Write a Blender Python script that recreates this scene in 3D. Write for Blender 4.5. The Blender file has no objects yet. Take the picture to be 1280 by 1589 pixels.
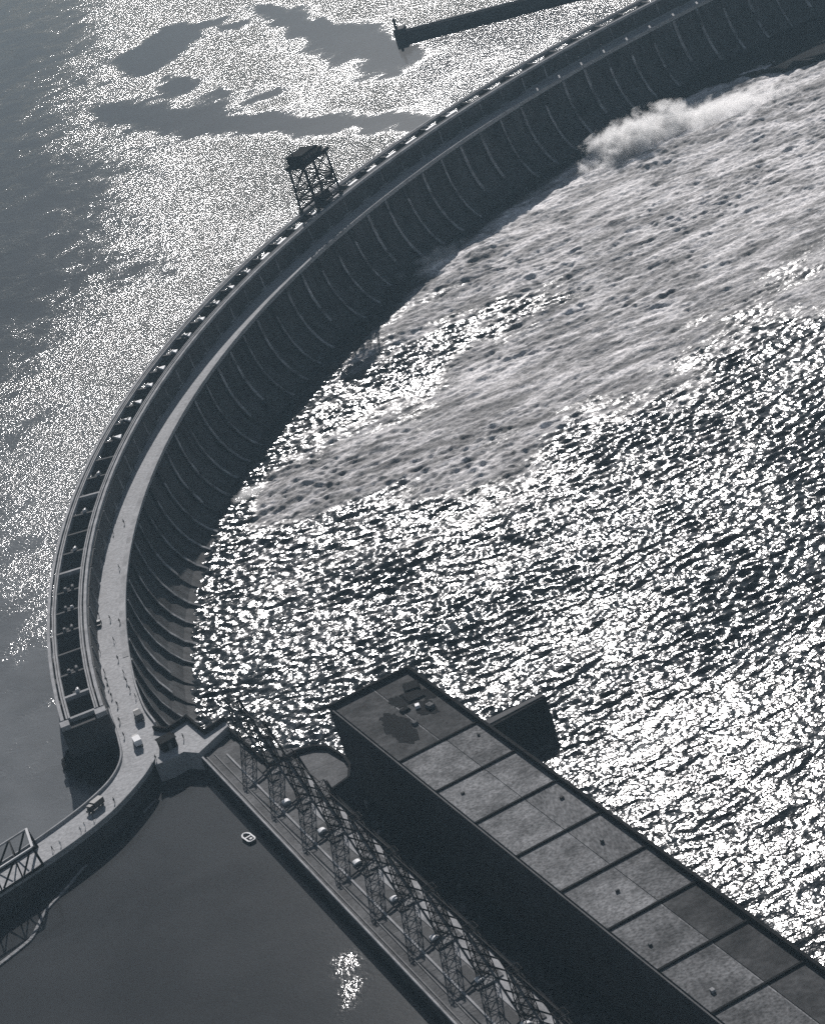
import bpy, bmesh, math, random
import numpy as np
from mathutils import Vector, Matrix

random.seed(7); rng = np.random.default_rng(11)
SC = bpy.context.scene
COL = SC.collection
R = math.radians
PI = math.pi

# ------------------------------------------------------------------ camera
pitch, roll, yaw = 0.4005914649642854, -0.3231088761043198, 1.449192213742476
F = Vector((math.cos(pitch)*math.cos(yaw), math.cos(pitch)*math.sin(yaw), -math.sin(pitch)))
Rt = Vector((math.sin(yaw), -math.cos(yaw), 0)); Up = Rt.cross(F)
R2 = math.cos(roll)*Rt + math.sin(roll)*Up
U2 = -math.sin(roll)*Rt + math.cos(roll)*Up
camd = bpy.data.cameras.new('camera'); cam = bpy.data.objects.new('camera', camd); COL.objects.link(cam)
cam.matrix_world = Matrix(((R2.x, U2.x, -F.x, -576.92), (R2.y, U2.y, -F.y, -746.59), (R2.z, U2.z, -F.z, 340.69), (0, 0, 0, 1)))
camd.sensor_fit = 'VERTICAL'; camd.sensor_height = 24; camd.sensor_width = 24
camd.lens = 4185.54/1589*24
camd.clip_start = 5; camd.clip_end = 60000
SC.camera = cam

# ------------------------------------------------------------------ light
SUN_EL, SUN_AZ = R(29.0), R(80.0)
W = bpy.data.worlds.new('World'); SC.world = W; W.use_nodes = True
nt = W.node_tree; bg = nt.nodes['Background']
sky = nt.nodes.new('ShaderNodeTexSky'); sky.sky_type = 'NISHITA'; sky.sun_disc = False
sky.sun_elevation = SUN_EL; sky.sun_rotation = PI/2 - SUN_AZ
sky.air_density = 1.0; sky.dust_density = 0.2
hs = nt.nodes.new('ShaderNodeHueSaturation'); hs.inputs['Saturation'].default_value = 0.6
nt.links.new(sky.outputs[0], hs.inputs['Color']); nt.links.new(hs.outputs[0], bg.inputs['Color'])
bg.inputs['Strength'].default_value = 0.05*0.8
sd = bpy.data.lights.new('sun', 'SUN'); sd.energy = 5.0; sd.angle = R(0.5); sd.color = (1.0, 0.955, 0.93)
sun = bpy.data.objects.new('sun', sd); COL.objects.link(sun)
sdir = Vector((math.cos(SUN_EL)*math.cos(SUN_AZ), math.cos(SUN_EL)*math.sin(SUN_AZ), math.sin(SUN_EL)))
sun.rotation_euler = sdir.to_track_quat('Z', 'Y').to_euler()
sun.location = (-500, 200, 400)
SC.view_settings.view_transform = 'Standard'; SC.view_settings.look = 'None'
SC.view_settings.exposure = 0.0; SC.view_settings.gamma = 1.0; SC.view_settings.use_curve_mapping = False
SC.cycles.max_bounces = 6; SC.cycles.volume_bounces = 3; SC.cycles.glossy_bounces = 3; SC.cycles.diffuse_bounces = 3
SC.cycles.caustics_reflective = False; SC.cycles.caustics_refractive = False
SC.cycles.use_denoising = False
SC.cycles.sample_clamp_direct = 0; SC.cycles.sample_clamp_indirect = 3

# ------------------------------------------------------------------ helpers
def mat(name, c, rough=0.85, var=0.25, scale=0.3, fine=0.15, fscale=3.0, bump=0.0, spec=0.12, metal=0.0, aniso=None):
    """weathered monochrome surface: base colour, large stains, fine grain"""
    m = bpy.data.materials.new(name); m.use_nodes = True
    n = m.node_tree.nodes; l = m.node_tree.links; b = n['Principled BSDF']
    if not isinstance(c, tuple): c = (c*0.98, c*0.99, c*1.02)
    tc = n.new('ShaderNodeNewGeometry')
    mp = n.new('ShaderNodeMapping'); l.new(tc.outputs['Position'], mp.inputs[0])
    if aniso: mp.inputs['Scale'].default_value = aniso
    n1 = n.new('ShaderNodeTexNoise'); n1.inputs['Scale'].default_value = scale; n1.inputs['Detail'].default_value = 5; n1.inputs['Roughness'].default_value = 0.62
    n2 = n.new('ShaderNodeTexNoise'); n2.inputs['Scale'].default_value = fscale; n2.inputs['Detail'].default_value = 3
    l.new(mp.outputs[0], n1.inputs['Vector']); l.new(mp.outputs[0], n2.inputs['Vector'])
    r1 = n.new('ShaderNodeMapRange'); r1.inputs['From Min'].default_value = 0.3; r1.inputs['From Max'].default_value = 0.7
    r1.inputs['To Min'].default_value = 1-var; r1.inputs['To Max'].default_value = 1+var; l.new(n1.outputs['Fac'], r1.inputs['Value'])
    r2 = n.new('ShaderNodeMapRange'); r2.inputs['From Min'].default_value = 0.3; r2.inputs['From Max'].default_value = 0.7
    r2.inputs['To Min'].default_value = 1-fine; r2.inputs['To Max'].default_value = 1+fine; l.new(n2.outputs['Fac'], r2.inputs['Value'])
    mu = n.new('ShaderNodeMath'); mu.operation = 'MULTIPLY'; l.new(r1.outputs[0], mu.inputs[0]); l.new(r2.outputs[0], mu.inputs[1])
    vm = n.new('ShaderNodeVectorMath'); vm.operation = 'SCALE'; vm.inputs[0].default_value = c; l.new(mu.outputs[0], vm.inputs['Scale'])
    l.new(vm.outputs[0], b.inputs['Base Color'])
    b.inputs['Roughness'].default_value = rough; b.inputs['Specular IOR Level'].default_value = spec; b.inputs['Metallic'].default_value = metal
    if bump:
        bp = n.new('ShaderNodeBump'); bp.inputs['Strength'].default_value = bump; bp.inputs['Distance'].default_value = 0.3
        l.new(n2.outputs['Fac'], bp.inputs['Height']); l.new(bp.outputs[0], b.inputs['Normal'])
    return m

M = {}
M['concrete'] = mat('concrete', 0.20, var=0.35, scale=0.15)
M['pale_concrete'] = mat('pale_concrete', 0.34, var=0.3, scale=0.2, fine=0.2)
M['coping'] = mat('coping', 0.25, var=0.9, scale=0.16, fine=0.4, fscale=1.5)
M['wet_concrete'] = mat('wet_concrete', 0.045, rough=0.8, var=0.85, scale=0.22, fine=0.3, fscale=0.8, spec=0.2, aniso=(1, 1, 0.25))
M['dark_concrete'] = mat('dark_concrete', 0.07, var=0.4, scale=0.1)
M['road'] = mat('road', 0.38, var=0.10, scale=0.08, fine=0.22, fscale=0.9, bump=0.3)
M['steel'] = mat('steel', 0.022, rough=0.8, var=0.3, spec=0.08)
M['grey_steel'] = mat('grey_steel', 0.14, rough=0.7, var=0.3, spec=0.1)
M['deck'] = mat('deck', 0.10, var=0.5, scale=0.12, fine=0.3, fscale=1.2)
M['parapet'] = mat('parapet', 0.10, var=0.3, scale=0.2)
M['roof_light'] = mat('roof_light', 0.175, var=0.5, scale=0.12, fine=0.5, fscale=1.3, rough=0.9)
M['roof_light2'] = mat('roof_light2', 0.145, var=0.5, scale=0.10, fine=0.5, fscale=0.9, rough=0.9, aniso=(1.6, .6, 1))
M['roof_mid'] = mat('roof_mid', 0.12, var=0.6, scale=0.10, fine=0.55, fscale=1.1, rough=0.9)
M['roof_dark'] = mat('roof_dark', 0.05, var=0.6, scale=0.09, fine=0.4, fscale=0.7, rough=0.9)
M['tar'] = mat('tar', 0.02, rough=0.95, spec=0.03)
M['white_paint'] = mat('white_paint', 0.7, rough=0.5, var=0.05, fine=0.05)
M['pale_paint'] = mat('pale_paint', 0.5, rough=0.45, var=0.1)
M['black_paint'] = mat('black_paint', 0.02, rough=0.35, var=0.1, spec=0.5)
M['glass'] = mat('glass', 0.02, rough=0.1, var=0.05, spec=0.6)
M['rubber'] = mat('rubber', 0.03, rough=0.8)
M['wood'] = mat('wood', 0.26, var=0.3, scale=1.0)
M['cloth_dark'] = mat('cloth_dark', 0.03, rough=0.95)
M['cloth_pale'] = mat('cloth_pale', 0.5, rough=0.95)
M['skin'] = mat('skin', 0.3, rough=0.6)
M['earth'] = mat('earth', 0.025, var=0.5, scale=0.02, fine=0.4, fscale=0.3)

class MB:
    def __init__(s): s.v = []; s.f = []
    def box(s, c, sz, rz=0, top=1.0):
        """box centred at c, size sz, turned by rz; top scales the upper face"""
        b = len(s.v); cr, sr = math.cos(rz), math.sin(rz)
        for dz in (-.5, .5):
            k = top if dz > 0 else 1
            for dx, dy in ((-.5, -.5), (.5, -.5), (.5, .5), (-.5, .5)):
                x, y = dx*sz[0]*k, dy*sz[1]*k
                s.v.append((c[0]+x*cr-y*sr, c[1]+x*sr+y*cr, c[2]+dz*sz[2]))
        s.f += [tuple(b+i for i in q) for q in ((3, 2, 1, 0), (4, 5, 6, 7), (0, 1, 5, 4), (1, 2, 6, 5), (2, 3, 7, 6), (3, 0, 4, 7))]
        return s
    def bar(s, a, b_, w, w2=None):
        a, b_ = Vector(a), Vector(b_); d = (b_-a).normalized(); w2 = w2 or w
        u = d.cross(Vector((0, 0, 1)));  u = Vector((1, 0, 0)) if u.length < 1e-3 else u.normalized(); v = d.cross(u)
        n0 = len(s.v)
        for p in (a, b_):
            for x, y in ((-1, -1), (1, -1), (1, 1), (-1, 1)): s.v.append(tuple(p+u*x*w/2+v*y*w2/2))
        s.f += [tuple(n0+i for i in q) for q in ((3, 2, 1, 0), (4, 5, 6, 7), (0, 1, 5, 4), (1, 2, 6, 5), (2, 3, 7, 6), (3, 0, 4, 7))]
        return s
    def prism(s, pts, z0, z1):
        """vertical prism over a polygon (ccw)"""
        n = len(pts); b = len(s.v)
        zt = z1 if hasattr(z1, '__len__') else [z1]*n
        for p in pts: s.v.append((p[0], p[1], z0))
        for p, z in zip(pts, zt): s.v.append((p[0], p[1], z))
        s.f.append(tuple(b+i for i in range(n-1, -1, -1))); s.f.append(tuple(b+n+i for i in range(n)))
        for i in range(n):
            j = (i+1) % n; s.f.append((b+i, b+j, b+n+j, b+n+i))
        return s
    def sector(s, prof, a0, a1, seg=1):
        """closed (r,z) outline swept about the origin from angle a0 to a1"""
        n = len(prof); b = len(s.v)
        for i in range(seg+1):
            a = a0+(a1-a0)*i/seg
            for r, z in prof: s.v.append((r*math.cos(a), r*math.sin(a), z))
        for i in range(seg):
            for j in range(n):
                k = (j+1) % n
                s.f.append((b+i*n+j, b+i*n+k, b+(i+1)*n+k, b+(i+1)*n+j))
        s.f.append(tuple(b+j for j in range(n-1, -1, -1))); s.f.append(tuple(b+seg*n+j for j in range(n)))
        return s
    def cyl(s, a, b_, r, r2=None, n=10):
        a, b_ = Vector(a), Vector(b_); d = (b_-a).normalized(); r2 = r if r2 is None else r2
        u = d.cross(Vector((0, 0, 1)));  u = Vector((1, 0, 0)) if u.length < 1e-3 else u.normalized(); v = d.cross(u)
        b0 = len(s.v)
        for p, q in ((a, r), (b_, r2)):
            for i in range(n): s.v.append(tuple(p+u*q*math.cos(2*PI*i/n)+v*q*math.sin(2*PI*i/n)))
        s.f.append(tuple(b0+i for i in range(n-1, -1, -1))); s.f.append(tuple(b0+n+i for i in range(n)))
        for i in range(n):
            j = (i+1) % n; s.f.append((b0+i, b0+j, b0+n+j, b0+n+i))
        return s
    def mesh(s, name, m):
        me = bpy.data.meshes.new(name); me.from_pydata(s.v, [], s.f)
        bm = bmesh.new(); bm.from_mesh(me); bmesh.ops.recalc_face_normals(bm, faces=bm.faces); bm.to_mesh(me); bm.free()
        me.materials.append(M[m] if isinstance(m, str) else m)
        return me
    def build(s, name, m, parent=None): return link(name, s.mesh(name, m), parent)

def link(name, me, parent=None, loc=None, rz=None):
    o = bpy.data.objects.new(name, me); COL.objects.link(o)
    if parent: o.parent = parent
    if loc is not None: o.location = loc
    if rz is not None: o.rotation_euler = (0, 0, rz)
    return o
def tag(o, label=None, cat=None, group=None, kind=None):
    for k, v in (('label', label), ('category', cat), ('group', group), ('kind', kind)):
        if v: o[k] = v
    return o
def thing(name, label, cat, loc=(0, 0, 0), rz=0, group=None):
    o = bpy.data.objects.new(name, None); COL.objects.link(o); o.location = loc; o.rotation_euler = (0, 0, rz); o.empty_display_size = 1
    return tag(o, label, cat, group)
def copy_tree(o, parent=None):
    c = o.copy(); COL.objects.link(c); c.parent = parent
    for ch in [x for x in bpy.data.objects if x.parent == o]: copy_tree(ch, c)
    return c
def smooth_poly(pts, n=6):
    """open Catmull-Rom curve through pts"""
    out = []; P = [pts[0]]+list(pts)+[pts[-1]]
    for i in range(1, len(P)-2):
        for j in range(n):
            t = j/n; a, b, c, d = (np.array(P[i+k-1], float) for k in range(4))
            out.append(tuple(.5*((2*b)+(c-a)*t+(2*a-5*b+4*c-d)*t*t+(-a+3*b-3*c+d)*t**3)))
    out.append(tuple(map(float, pts[-1]))); return out

HAZE = 0.000072
ZL, ZT = -15.0, -40.0           # lake and tailwater levels; rails of the crane bridge at 0, road at -9
ZR, ZD, ZP = -9.0, -11.0, -12.0   # road, intake deck, powerhouse roof
DTH = 16.25/600
NB = 55  # last bays, out of view past the dam's end, added to shade the rock shore
ang = lambda k: PI-k*DTH

# ------------------------------------------------------------------ numpy fields
def vnoise(x, y, s, seed=0, octv=4, gain=.5):
    r = np.random.default_rng(seed); out = 0; a = 1; tot = 0
    for o in range(octv):
        T = r.random((256, 256)); X = x/s*2**o+o*17.3; Y = y/s*2**o+o*9.1
        xi = np.floor(X).astype(int); yi = np.floor(Y).astype(int); fx = X-xi; fy = Y-yi
        fx = fx*fx*(3-2*fx); fy = fy*fy*(3-2*fy); g = lambda i, j: T[(xi+i) % 256, (yi+j) % 256]
        out = out+a*((g(0, 0)*(1-fx)+g(1, 0)*fx)*(1-fy)+(g(0, 1)*(1-fx)+g(1, 1)*fx)*fy); tot += a; a *= gain
    return out/tot
def sdf(poly, x, y):
    """signed distance, positive inside"""
    d = np.full(x.shape, 1e9); ins = np.zeros(x.shape, bool); n = len(poly)
    for i in range(n):
        x0, y0 = poly[i]; x1, y1 = poly[(i+1) % n]
        ex, ey = x1-x0, y1-y0; t = np.clip(((x-x0)*ex+(y-y0)*ey)/(ex*ex+ey*ey+1e-9), 0, 1)
        d = np.minimum(d, np.hypot(x-x0-t*ex, y-y0-t*ey))
        c = ((y0 > y) != (y1 > y)) & (x < (x1-x0)*(y-y0)/((y1-y0) if y1 != y0 else 1e-9)+x0); ins ^= c
    return np.where(ins, d, -d)
sst = lambda a, b, v: (lambda t: t*t*(3-2*t))(np.clip((v-a)/(b-a), 0, 1))

def grid_sheet(name, m, x, y, z, keep, attrs):
    """mesh from 2-D arrays of coordinates, only the quads in keep"""
    ny, nx = x.shape; idx = np.arange(nx*ny).reshape(ny, nx)
    q = np.stack([idx[:-1, :-1], idx[:-1, 1:], idx[1:, 1:], idx[1:, :-1]], -1)[keep]
    q = q.reshape(-1, 4); used, inv = np.unique(q, return_inverse=True); q = inv.reshape(-1, 4)
    co = np.stack([x.ravel()[used], y.ravel()[used], z.ravel()[used]], -1).astype(np.float32)
    me = bpy.data.meshes.new(name); me.vertices.add(len(co)); me.vertices.foreach_set('co', co.ravel())
    me.loops.add(q.size); me.loops.foreach_set('vertex_index', q.ravel().astype(np.int32))
    me.polygons.add(len(q)); me.polygons.foreach_set('loop_start', np.arange(0, q.size, 4, dtype=np.int32))
    me.polygons.foreach_set('use_smooth', np.ones(len(q), bool)); me.update(calc_edges=True)
    for k, a in attrs.items():
        at = me.attributes.new(k, 'FLOAT', 'POINT'); at.data.foreach_set('value', a.ravel()[used].astype(np.float32))
    me.materials.append(m); return link(name, me)

C0 = np.array([-576.92, -746.59, 340.69]); Fn, Rn, Un = (np.array(v) for v in (F, R2, U2))
def in_view(x, y, z, mu=0.10):
    """is a ground point in or near the photographed area (used only to spend mesh detail where it is seen)"""
    dx, dy, dz = x-C0[0], y-C0[1], z-C0[2]
    w = dx*Fn[0]+dy*Fn[1]+dz*Fn[2]; u = (dx*Rn[0]+dy*Rn[1]+dz*Rn[2])/w; v = (dx*Un[0]+dy*Un[1]+dz*Un[2])/w
    return (abs(u) < 640/4185.5+mu) & (abs(v) < 795/4185.5+mu)

# ------------------------------------------------------------------ lake
def attr_node(n, name):
    a = n.new('ShaderNodeAttribute'); a.attribute_name = name; return a
def noise(n, l, vec, scale, detail=2, rough=.5, dist=0, vscale=None, rot=None):
    if rot:
        vr = n.new('ShaderNodeVectorRotate'); vr.rotation_type = 'Z_AXIS'; vr.inputs['Angle'].default_value = -rot; l.new(vec, vr.inputs[0]); vec = vr.outputs[0]
    if vscale:
        mp = n.new('ShaderNodeMapping'); l.new(vec, mp.inputs[0]); vec = mp.outputs[0]; mp.inputs['Scale'].default_value = vscale
    t = n.new('ShaderNodeTexNoise'); t.inputs['Scale'].default_value = scale; t.inputs['Detail'].default_value = detail
    t.inputs['Roughness'].default_value = rough; t.inputs['Distortion'].default_value = dist; l.new(vec, t.inputs['Vector']); return t.outputs['Fac']
def math_(n, l, op, a, b=None, c=None):
    m = n.new('ShaderNodeMath'); m.operation = op
    for i, v in enumerate((a, b, c)):
        if v is None: continue
        if isinstance(v, (int, float)): m.inputs[i].default_value = v
        else: l.new(v, m.inputs[i])
    return m.outputs[0]
def maprange(n, l, v, a, b, c, d, smooth=True):
    m = n.new('ShaderNodeMapRange'); m.interpolation_type = 'SMOOTHSTEP' if smooth else 'LINEAR'; l.new(v, m.inputs['Value'])
    for i, x in zip(('From Min', 'From Max', 'To Min', 'To Max'), (a, b, c, d)): m.inputs[i].default_value = x
    return m.outputs[0]

lake_m = bpy.data.materials.new('lake_water'); lake_m.use_nodes = True
n, l = lake_m.node_tree.nodes, lake_m.node_tree.links; b = n['Principled BSDF']
pos = n.new('ShaderNodeNewGeometry').outputs['Position']
rip = attr_node(n, 'ripple').outputs['Fac']
edge = noise(n, l, pos, 0.055, 7, .72, 0.6)
rr = math_(n, l, 'ADD', rip, math_(n, l, 'MULTIPLY', math_(n, l, 'SUBTRACT', edge, .5), 1.1))
amp = maprange(n, l, rr, 0.15, 1.05, 0.02, 1.0)
h1 = noise(n, l, pos, 0.85, 3, .6, 0, (1, 0.75, 1), R(20))
h2 = noise(n, l, pos, 0.22, 2, .5)
hh = math_(n, l, 'ADD', math_(n, l, 'MULTIPLY', h1, 0.50), math_(n, l, 'MULTIPLY', h2, 0.5))
bp = n.new('ShaderNodeBump'); bp.inputs['Distance'].default_value = 1.5; l.new(hh, bp.inputs['Height']); l.new(amp, bp.inputs['Strength'])
l.new(bp.outputs[0], b.inputs['Normal'])
b.inputs['Base Color'].default_value = (0.042, 0.044, 0.047, 1); 
silt = attr_node(n, 'silt').outputs['Fac']
vs = n.new('ShaderNodeVectorMath'); vs.operation = 'SCALE'; vs.inputs[0].default_value = (0.042, 0.044, 0.046)
cl = noise(n, l, pos, 0.03, 4, .6, 0.5)
l.new(math_(n, l, 'MULTIPLY', silt, maprange(n, l, cl, .3, .7, .85, 1.15)), vs.inputs['Scale']); l.new(vs.outputs[0], b.inputs['Base Color'])
b.inputs['Roughness'].default_value = 0.13; b.inputs['Specular IOR Level'].default_value = 0.2
b.inputs['IOR'].default_value = 1.33
M['lake_water'] = lake_m

S = 4.0
gx, gy = np.meshgrid(np.arange(-760, -100, S), np.arange(-260, 1640, S))
calm = [
 [(-481, 812), (-476, 755), (-422, 635), (-358, 540), (-340, 551), (-384, 608), (-410, 657), (-433, 713), (-469, 800)],
 [(-455, 922), (-418, 967), (-401, 937), (-414, 887), (-446, 860), (-448, 869)],
 [(-420.5, 771), (-407, 710), (-413, 708), (-424, 739)],
 [(-362, 940), (-350, 888), (-350, 828), (-333, 797), (-326, 766), (-325, 728), (-323, 685), (-340, 654), (-345, 672), (-345, 728), (-351, 752), (-359, 789), (-363, 850)],
 [(-440, 832), (-431, 790), (-436, 783), (-441, 810)],
 [(-393, 930), (-382, 899), (-384, 892), (-394, 917)],
]
rip = np.full(gx.shape, 1.0)
for p in calm:
    d = sdf(p, gx, gy); rip = np.minimum(rip, 1-1.2*sst(-23, 16, d+(vnoise(gx, gy, 18, 90, 5)-.5)*28))
rip *= 0.72+0.45*sst(.3, .7, vnoise(gx*1.6, gy*.8, 60, 17, 4))
# the wind dies out towards the western shore and in the lee of the road
big = vnoise(gx, gy, 130, 3, 4)
d = sdf([(-2000, 2600), (-448, 1400), (-432, 1106), (-471, 930), (-484, 751), (-497, 631), (-500, 545), (-510, 465), (-544, 452), (-569, 400), (-589, 340), (-592, 250), (-593, 180), (-604, 100), (-596, 60), (-596, 0), (-580, -14), (-570, -31), (-547, -175), (-500, -400), (-2000, -400)], gx, gy)
rip = np.minimum(rip, 1-0.64*sst(-100, 70, d+(big-.5)*90))
d = sdf([(-2000, 250), (-640, 150), (-618, 60), (-608, -10), (-590, -30), (-520, 0), (-400, -100), (-400, -500), (-2000, -500)], gx, gy)
rip = np.minimum(rip, 1-0.72*sst(-95, 25, d+(big-.5)*60))
d = sdf([(-2000, -700), (-2000, -90), (-640, -62), (-605, -46), (-590, -22), (-560, 10), (-400, -60), (-400, -500)], gx, gy)
rip = np.minimum(rip, 1-0.92*sst(-12, 8, d))
d = sdf([(-565, -184), (-560, -158), (-553, -160), (-557, -186)], gx, gy)
rip = np.maximum(rip, 0.52*sst(-5, 5, d))
silt = 1+2.4*(1-sst(-14, 10, sdf([(-2000, -700), (-2000, -90), (-640, -62), (-605, -46), (-590, -22), (-560, 10), (-400, -60), (-400, -500)], gx, gy)))*sst(500, 120, gy)
rad = np.hypot(gx, gy)
bank = sdf([(-900, 3000), (-900, -1000), (-470, -1000), (-490, -430), (-516, -300), (-539, -175), (-562, -36), (-578, -14), (-590, 0), (-597, 3), (-597, 20), (-560, 250), (-420, 420), (-200, 556), (0, 596), (600, 0), (3000, 0), (3000, 3000)], gx, gy)
inside = np.where((rad > 598) & (gy > -4), 1, 0) | ((gy <= -2) & (bank > 0))
kq = (inside[:-1, :-1] & inside[1:, 1:] & inside[:-1, 1:] & inside[1:, :-1]).astype(bool)
lake = tag(grid_sheet('lake_water', lake_m, gx, gy, np.full(gx.shape, ZL), kq, {'ripple': rip, 'silt': silt}), kind='structure')
# far water to the horizon, butted against the fine sheet
x0, x1, y0, y1 = -760.0, float(gx.max()), -260.0, float(gy.max()); B = 30000.0
m = MB(); m.v = [(-B, -B, ZL), (x0, -B, ZL), (x0, B, ZL), (-B, B, ZL), (x0, y1, ZL), (B, y1, ZL), (B, B, ZL), (x0, -B, ZL), (-526, -B, ZL), (-526, y0, ZL), (x0, y0, ZL), (x1, 610, ZL), (B, 610, ZL), (B, y1, ZL), (x1, y1, ZL)]
m.f = [(0, 1, 2, 3), (4, 5, 6, 2), (7, 8, 9, 10), (11, 12, 13, 14)]
o = m.build('lake_water', lake_m); tag(o, kind='structure')
at = o.data.attributes.new('ripple', 'FLOAT', 'POINT'); at.data.foreach_set('value', np.full(len(m.v), .5, np.float32))
at = o.data.attributes.new('silt', 'FLOAT', 'POINT'); at.data.foreach_set('value', np.full(len(m.v), 1., np.float32))

# ------------------------------------------------------------------ tailwater: real waves
tail_m = bpy.data.materials.new('tailwater'); tail_m.use_nodes = True
n, l = tail_m.node_tree.nodes, tail_m.node_tree.links; b = n['Principled BSDF']
pos = n.new('ShaderNodeNewGeometry').outputs['Position']
fo = attr_node(n, 'foam').outputs['Fac']
f1 = noise(n, l, pos, 0.11, 7, .72, 0.5, (0.28, 1.0, 1), R(10))
f2 = noise(n, l, pos, 0.9, 4, .7, 0.3, (0.5, 0.8, 1), R(10))
ff = math_(n, l, 'ADD', fo, math_(n, l, 'ADD', math_(n, l, 'MULTIPLY', math_(n, l, 'SUBTRACT', f1, .5), 1.3), math_(n, l, 'MULTIPLY', math_(n, l, 'SUBTRACT', f2, .5), .8)))
fm = maprange(n, l, ff, 0.25, 1.05, 0.0, 1.0)
h1 = noise(n, l, pos, 0.7, 2, .5, 0, (0.8, 1.0, 1), R(10))
bp = n.new('ShaderNodeBump'); bp.inputs['Distance'].default_value = 0.27; bp.inputs['Strength'].default_value = 1.0; l.new(h1, bp.inputs['Height'])
l.new(bp.outputs[0], b.inputs['Normal'])
mix = n.new('ShaderNodeMix'); mix.data_type = 'RGBA'; l.new(fm, mix.inputs[0])
mix.inputs[6].default_value = (0.018, 0.022, 0.026, 1); mix.inputs[7].default_value = (0.62, 0.60, 0.60, 1)
f3 = noise(n, l, pos, 0.09, 8, .75, 0.8, (0.38, 1.0, 1), R(9))
f4 = noise(n, l, pos, 1.3, 3, .7, 0.3, (0.5, 0.8, 1), R(10))
sc_ = math_(n, l, 'MULTIPLY', maprange(n, l, f3, .38, .64, .30, 1.5), maprange(n, l, f4, .3, .7, .55, 1.35))
vs = n.new('ShaderNodeVectorMath'); vs.operation = 'SCALE'; l.new(mix.outputs[2], vs.inputs[0]); l.new(sc_, vs.inputs['Scale'])
l.new(vs.outputs[0], b.inputs['Base Color'])
rg = maprange(n, l, fm, 0, .7, 0.15, 0.8); l.new(rg, b.inputs['Roughness']); b.inputs['IOR'].default_value = 1.33; b.inputs['Specular IOR Level'].default_value = 0.32
M['tailwater'] = tail_m

def fft_waves(N, cell, lam0, lam1, wdir, spread, seed, p=3.2):
    r = np.random.default_rng(seed); kx = np.fft.fftfreq(N, cell)*2*PI; KX, KY = np.meshgrid(kx, kx)
    K = np.hypot(KX, KY)+1e-9; th = np.arctan2(KY, KX)
    A = K**(-p/1.0)*np.exp(-(K*lam1/(2*PI))**-4)*np.exp(-(K*lam0/(2*PI))**2*0.5)
    A = A*(spread+np.abs(np.cos(th-wdir))**4)
    h = np.fft.ifft2(np.fft.fft2(r.standard_normal((N, N)))*A).real
    return h/h.std()
S = 0.8; N = 1152
xs = np.arange(-598, -598+S*720, S); ys = np.arange(-300, -300+S*N, S)
gx, gy = np.meshgrid(xs, ys)
w1 = fft_waves(N, S, 2.8, 7.0, R(95), .75, 5, 2.2)[:, :720]
w2 = fft_waves(N, S, 2.2, 3.5, R(20), .8, 6, 2.0)[:, :720]
w3 = fft_waves(N, S, 8.0, 34., R(94), .3, 8, 2.4)[:, :720]
w4 = fft_waves(N, S, 3.0, 14., R(100), .35, 9, 2.2)[:, :720]
foam_p = [(-517, 212), (-496, 226), (-468, 256), (-444, 280), (-428, 310), (-428, 345), (-400, 400), (-330, 520), (-230, 600), (-30, 640), (0, 350), (-120, 330), (-272, 222), (-356, 166), (-405, 152), (-449, 158), (-489, 163), (-513, 192)]
d = d0 = sdf(foam_p, gx, gy); dist0 = 560-np.hypot(gx, gy)
foam = sst(-70, 50, d+(vnoise(gx, gy, 40, 21, 5)-.5)*110)
d = sdf([(-461, 272), (-432, 318), (-395, 330), (-353, 322), (-356, 300), (-398, 283), (-440, 262)], gx, gy)
foam = foam*(1-.5*sst(-16, 14, d+(vnoise(gx, gy, 14, 55, 4)-.5)*34))
foam = np.maximum(foam, sst(330, 400, gy)*sst(-6, 10, dist0)*sst(-60, 10, d0))
chop = 1.0-0.1*foam
south = sst(150, -150, gy)*sst(-560, -420, gx)
gust = 0.75+1.0*sst(.25, .75, vnoise(gx*.7, gy, 38, 77, 4))
for (lx, ly, rx, ry) in ((-394, 0, 15, 28), (-488, 104, 12, 24), (-480, 55, 10, 20), (-412, -28, 12, 20), (-350, 50, 12, 20)):
    gust += .75*np.exp(-((gx-lx)/rx)**2-((gy-ly)/ry)**2)
gust = gust*(1-.58*sst(20, -120, gy))
foam = np.maximum(foam, .16+.2*sst(-20, 160, gy))
z = ZT+0.185*w1*chop*gust*(1-.35*south)+0.06*w2+0.19*w3+0.17*w4*foam
for (lx, ly, rx, ry, h) in ((-496, 214, 9, 6, 1.2), (-461, 218, 7, 6, 1.6), (-368, 347, 12, 12, 2.2), (-377, 327, 10, 8, 2.0), (-346, 333, 9, 9, 1.8), (-382, 216, 9, 7, 1.0), (-225, 436, 14, 16, 2.5),
                            (-405, 395, 10, 9, 2.6), (-392, 402, 12, 10, 3.0), (-372, 392, 12, 12, 2.4), (-385, 370, 14, 10, 2.0), (-350, 380, 14, 12, 1.8), (-250, 440, 12, 10, 2.0), (-270, 425, 12, 12, 2.0), (-435, 330, 8, 6, 1.5)):
    e = np.exp(-((gx-lx)/rx)**2-((gy-ly)/ry)**2)
    z += e*h*(0.2+1.3*vnoise(gx+lx, gy, 9, 31, 5))
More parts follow.
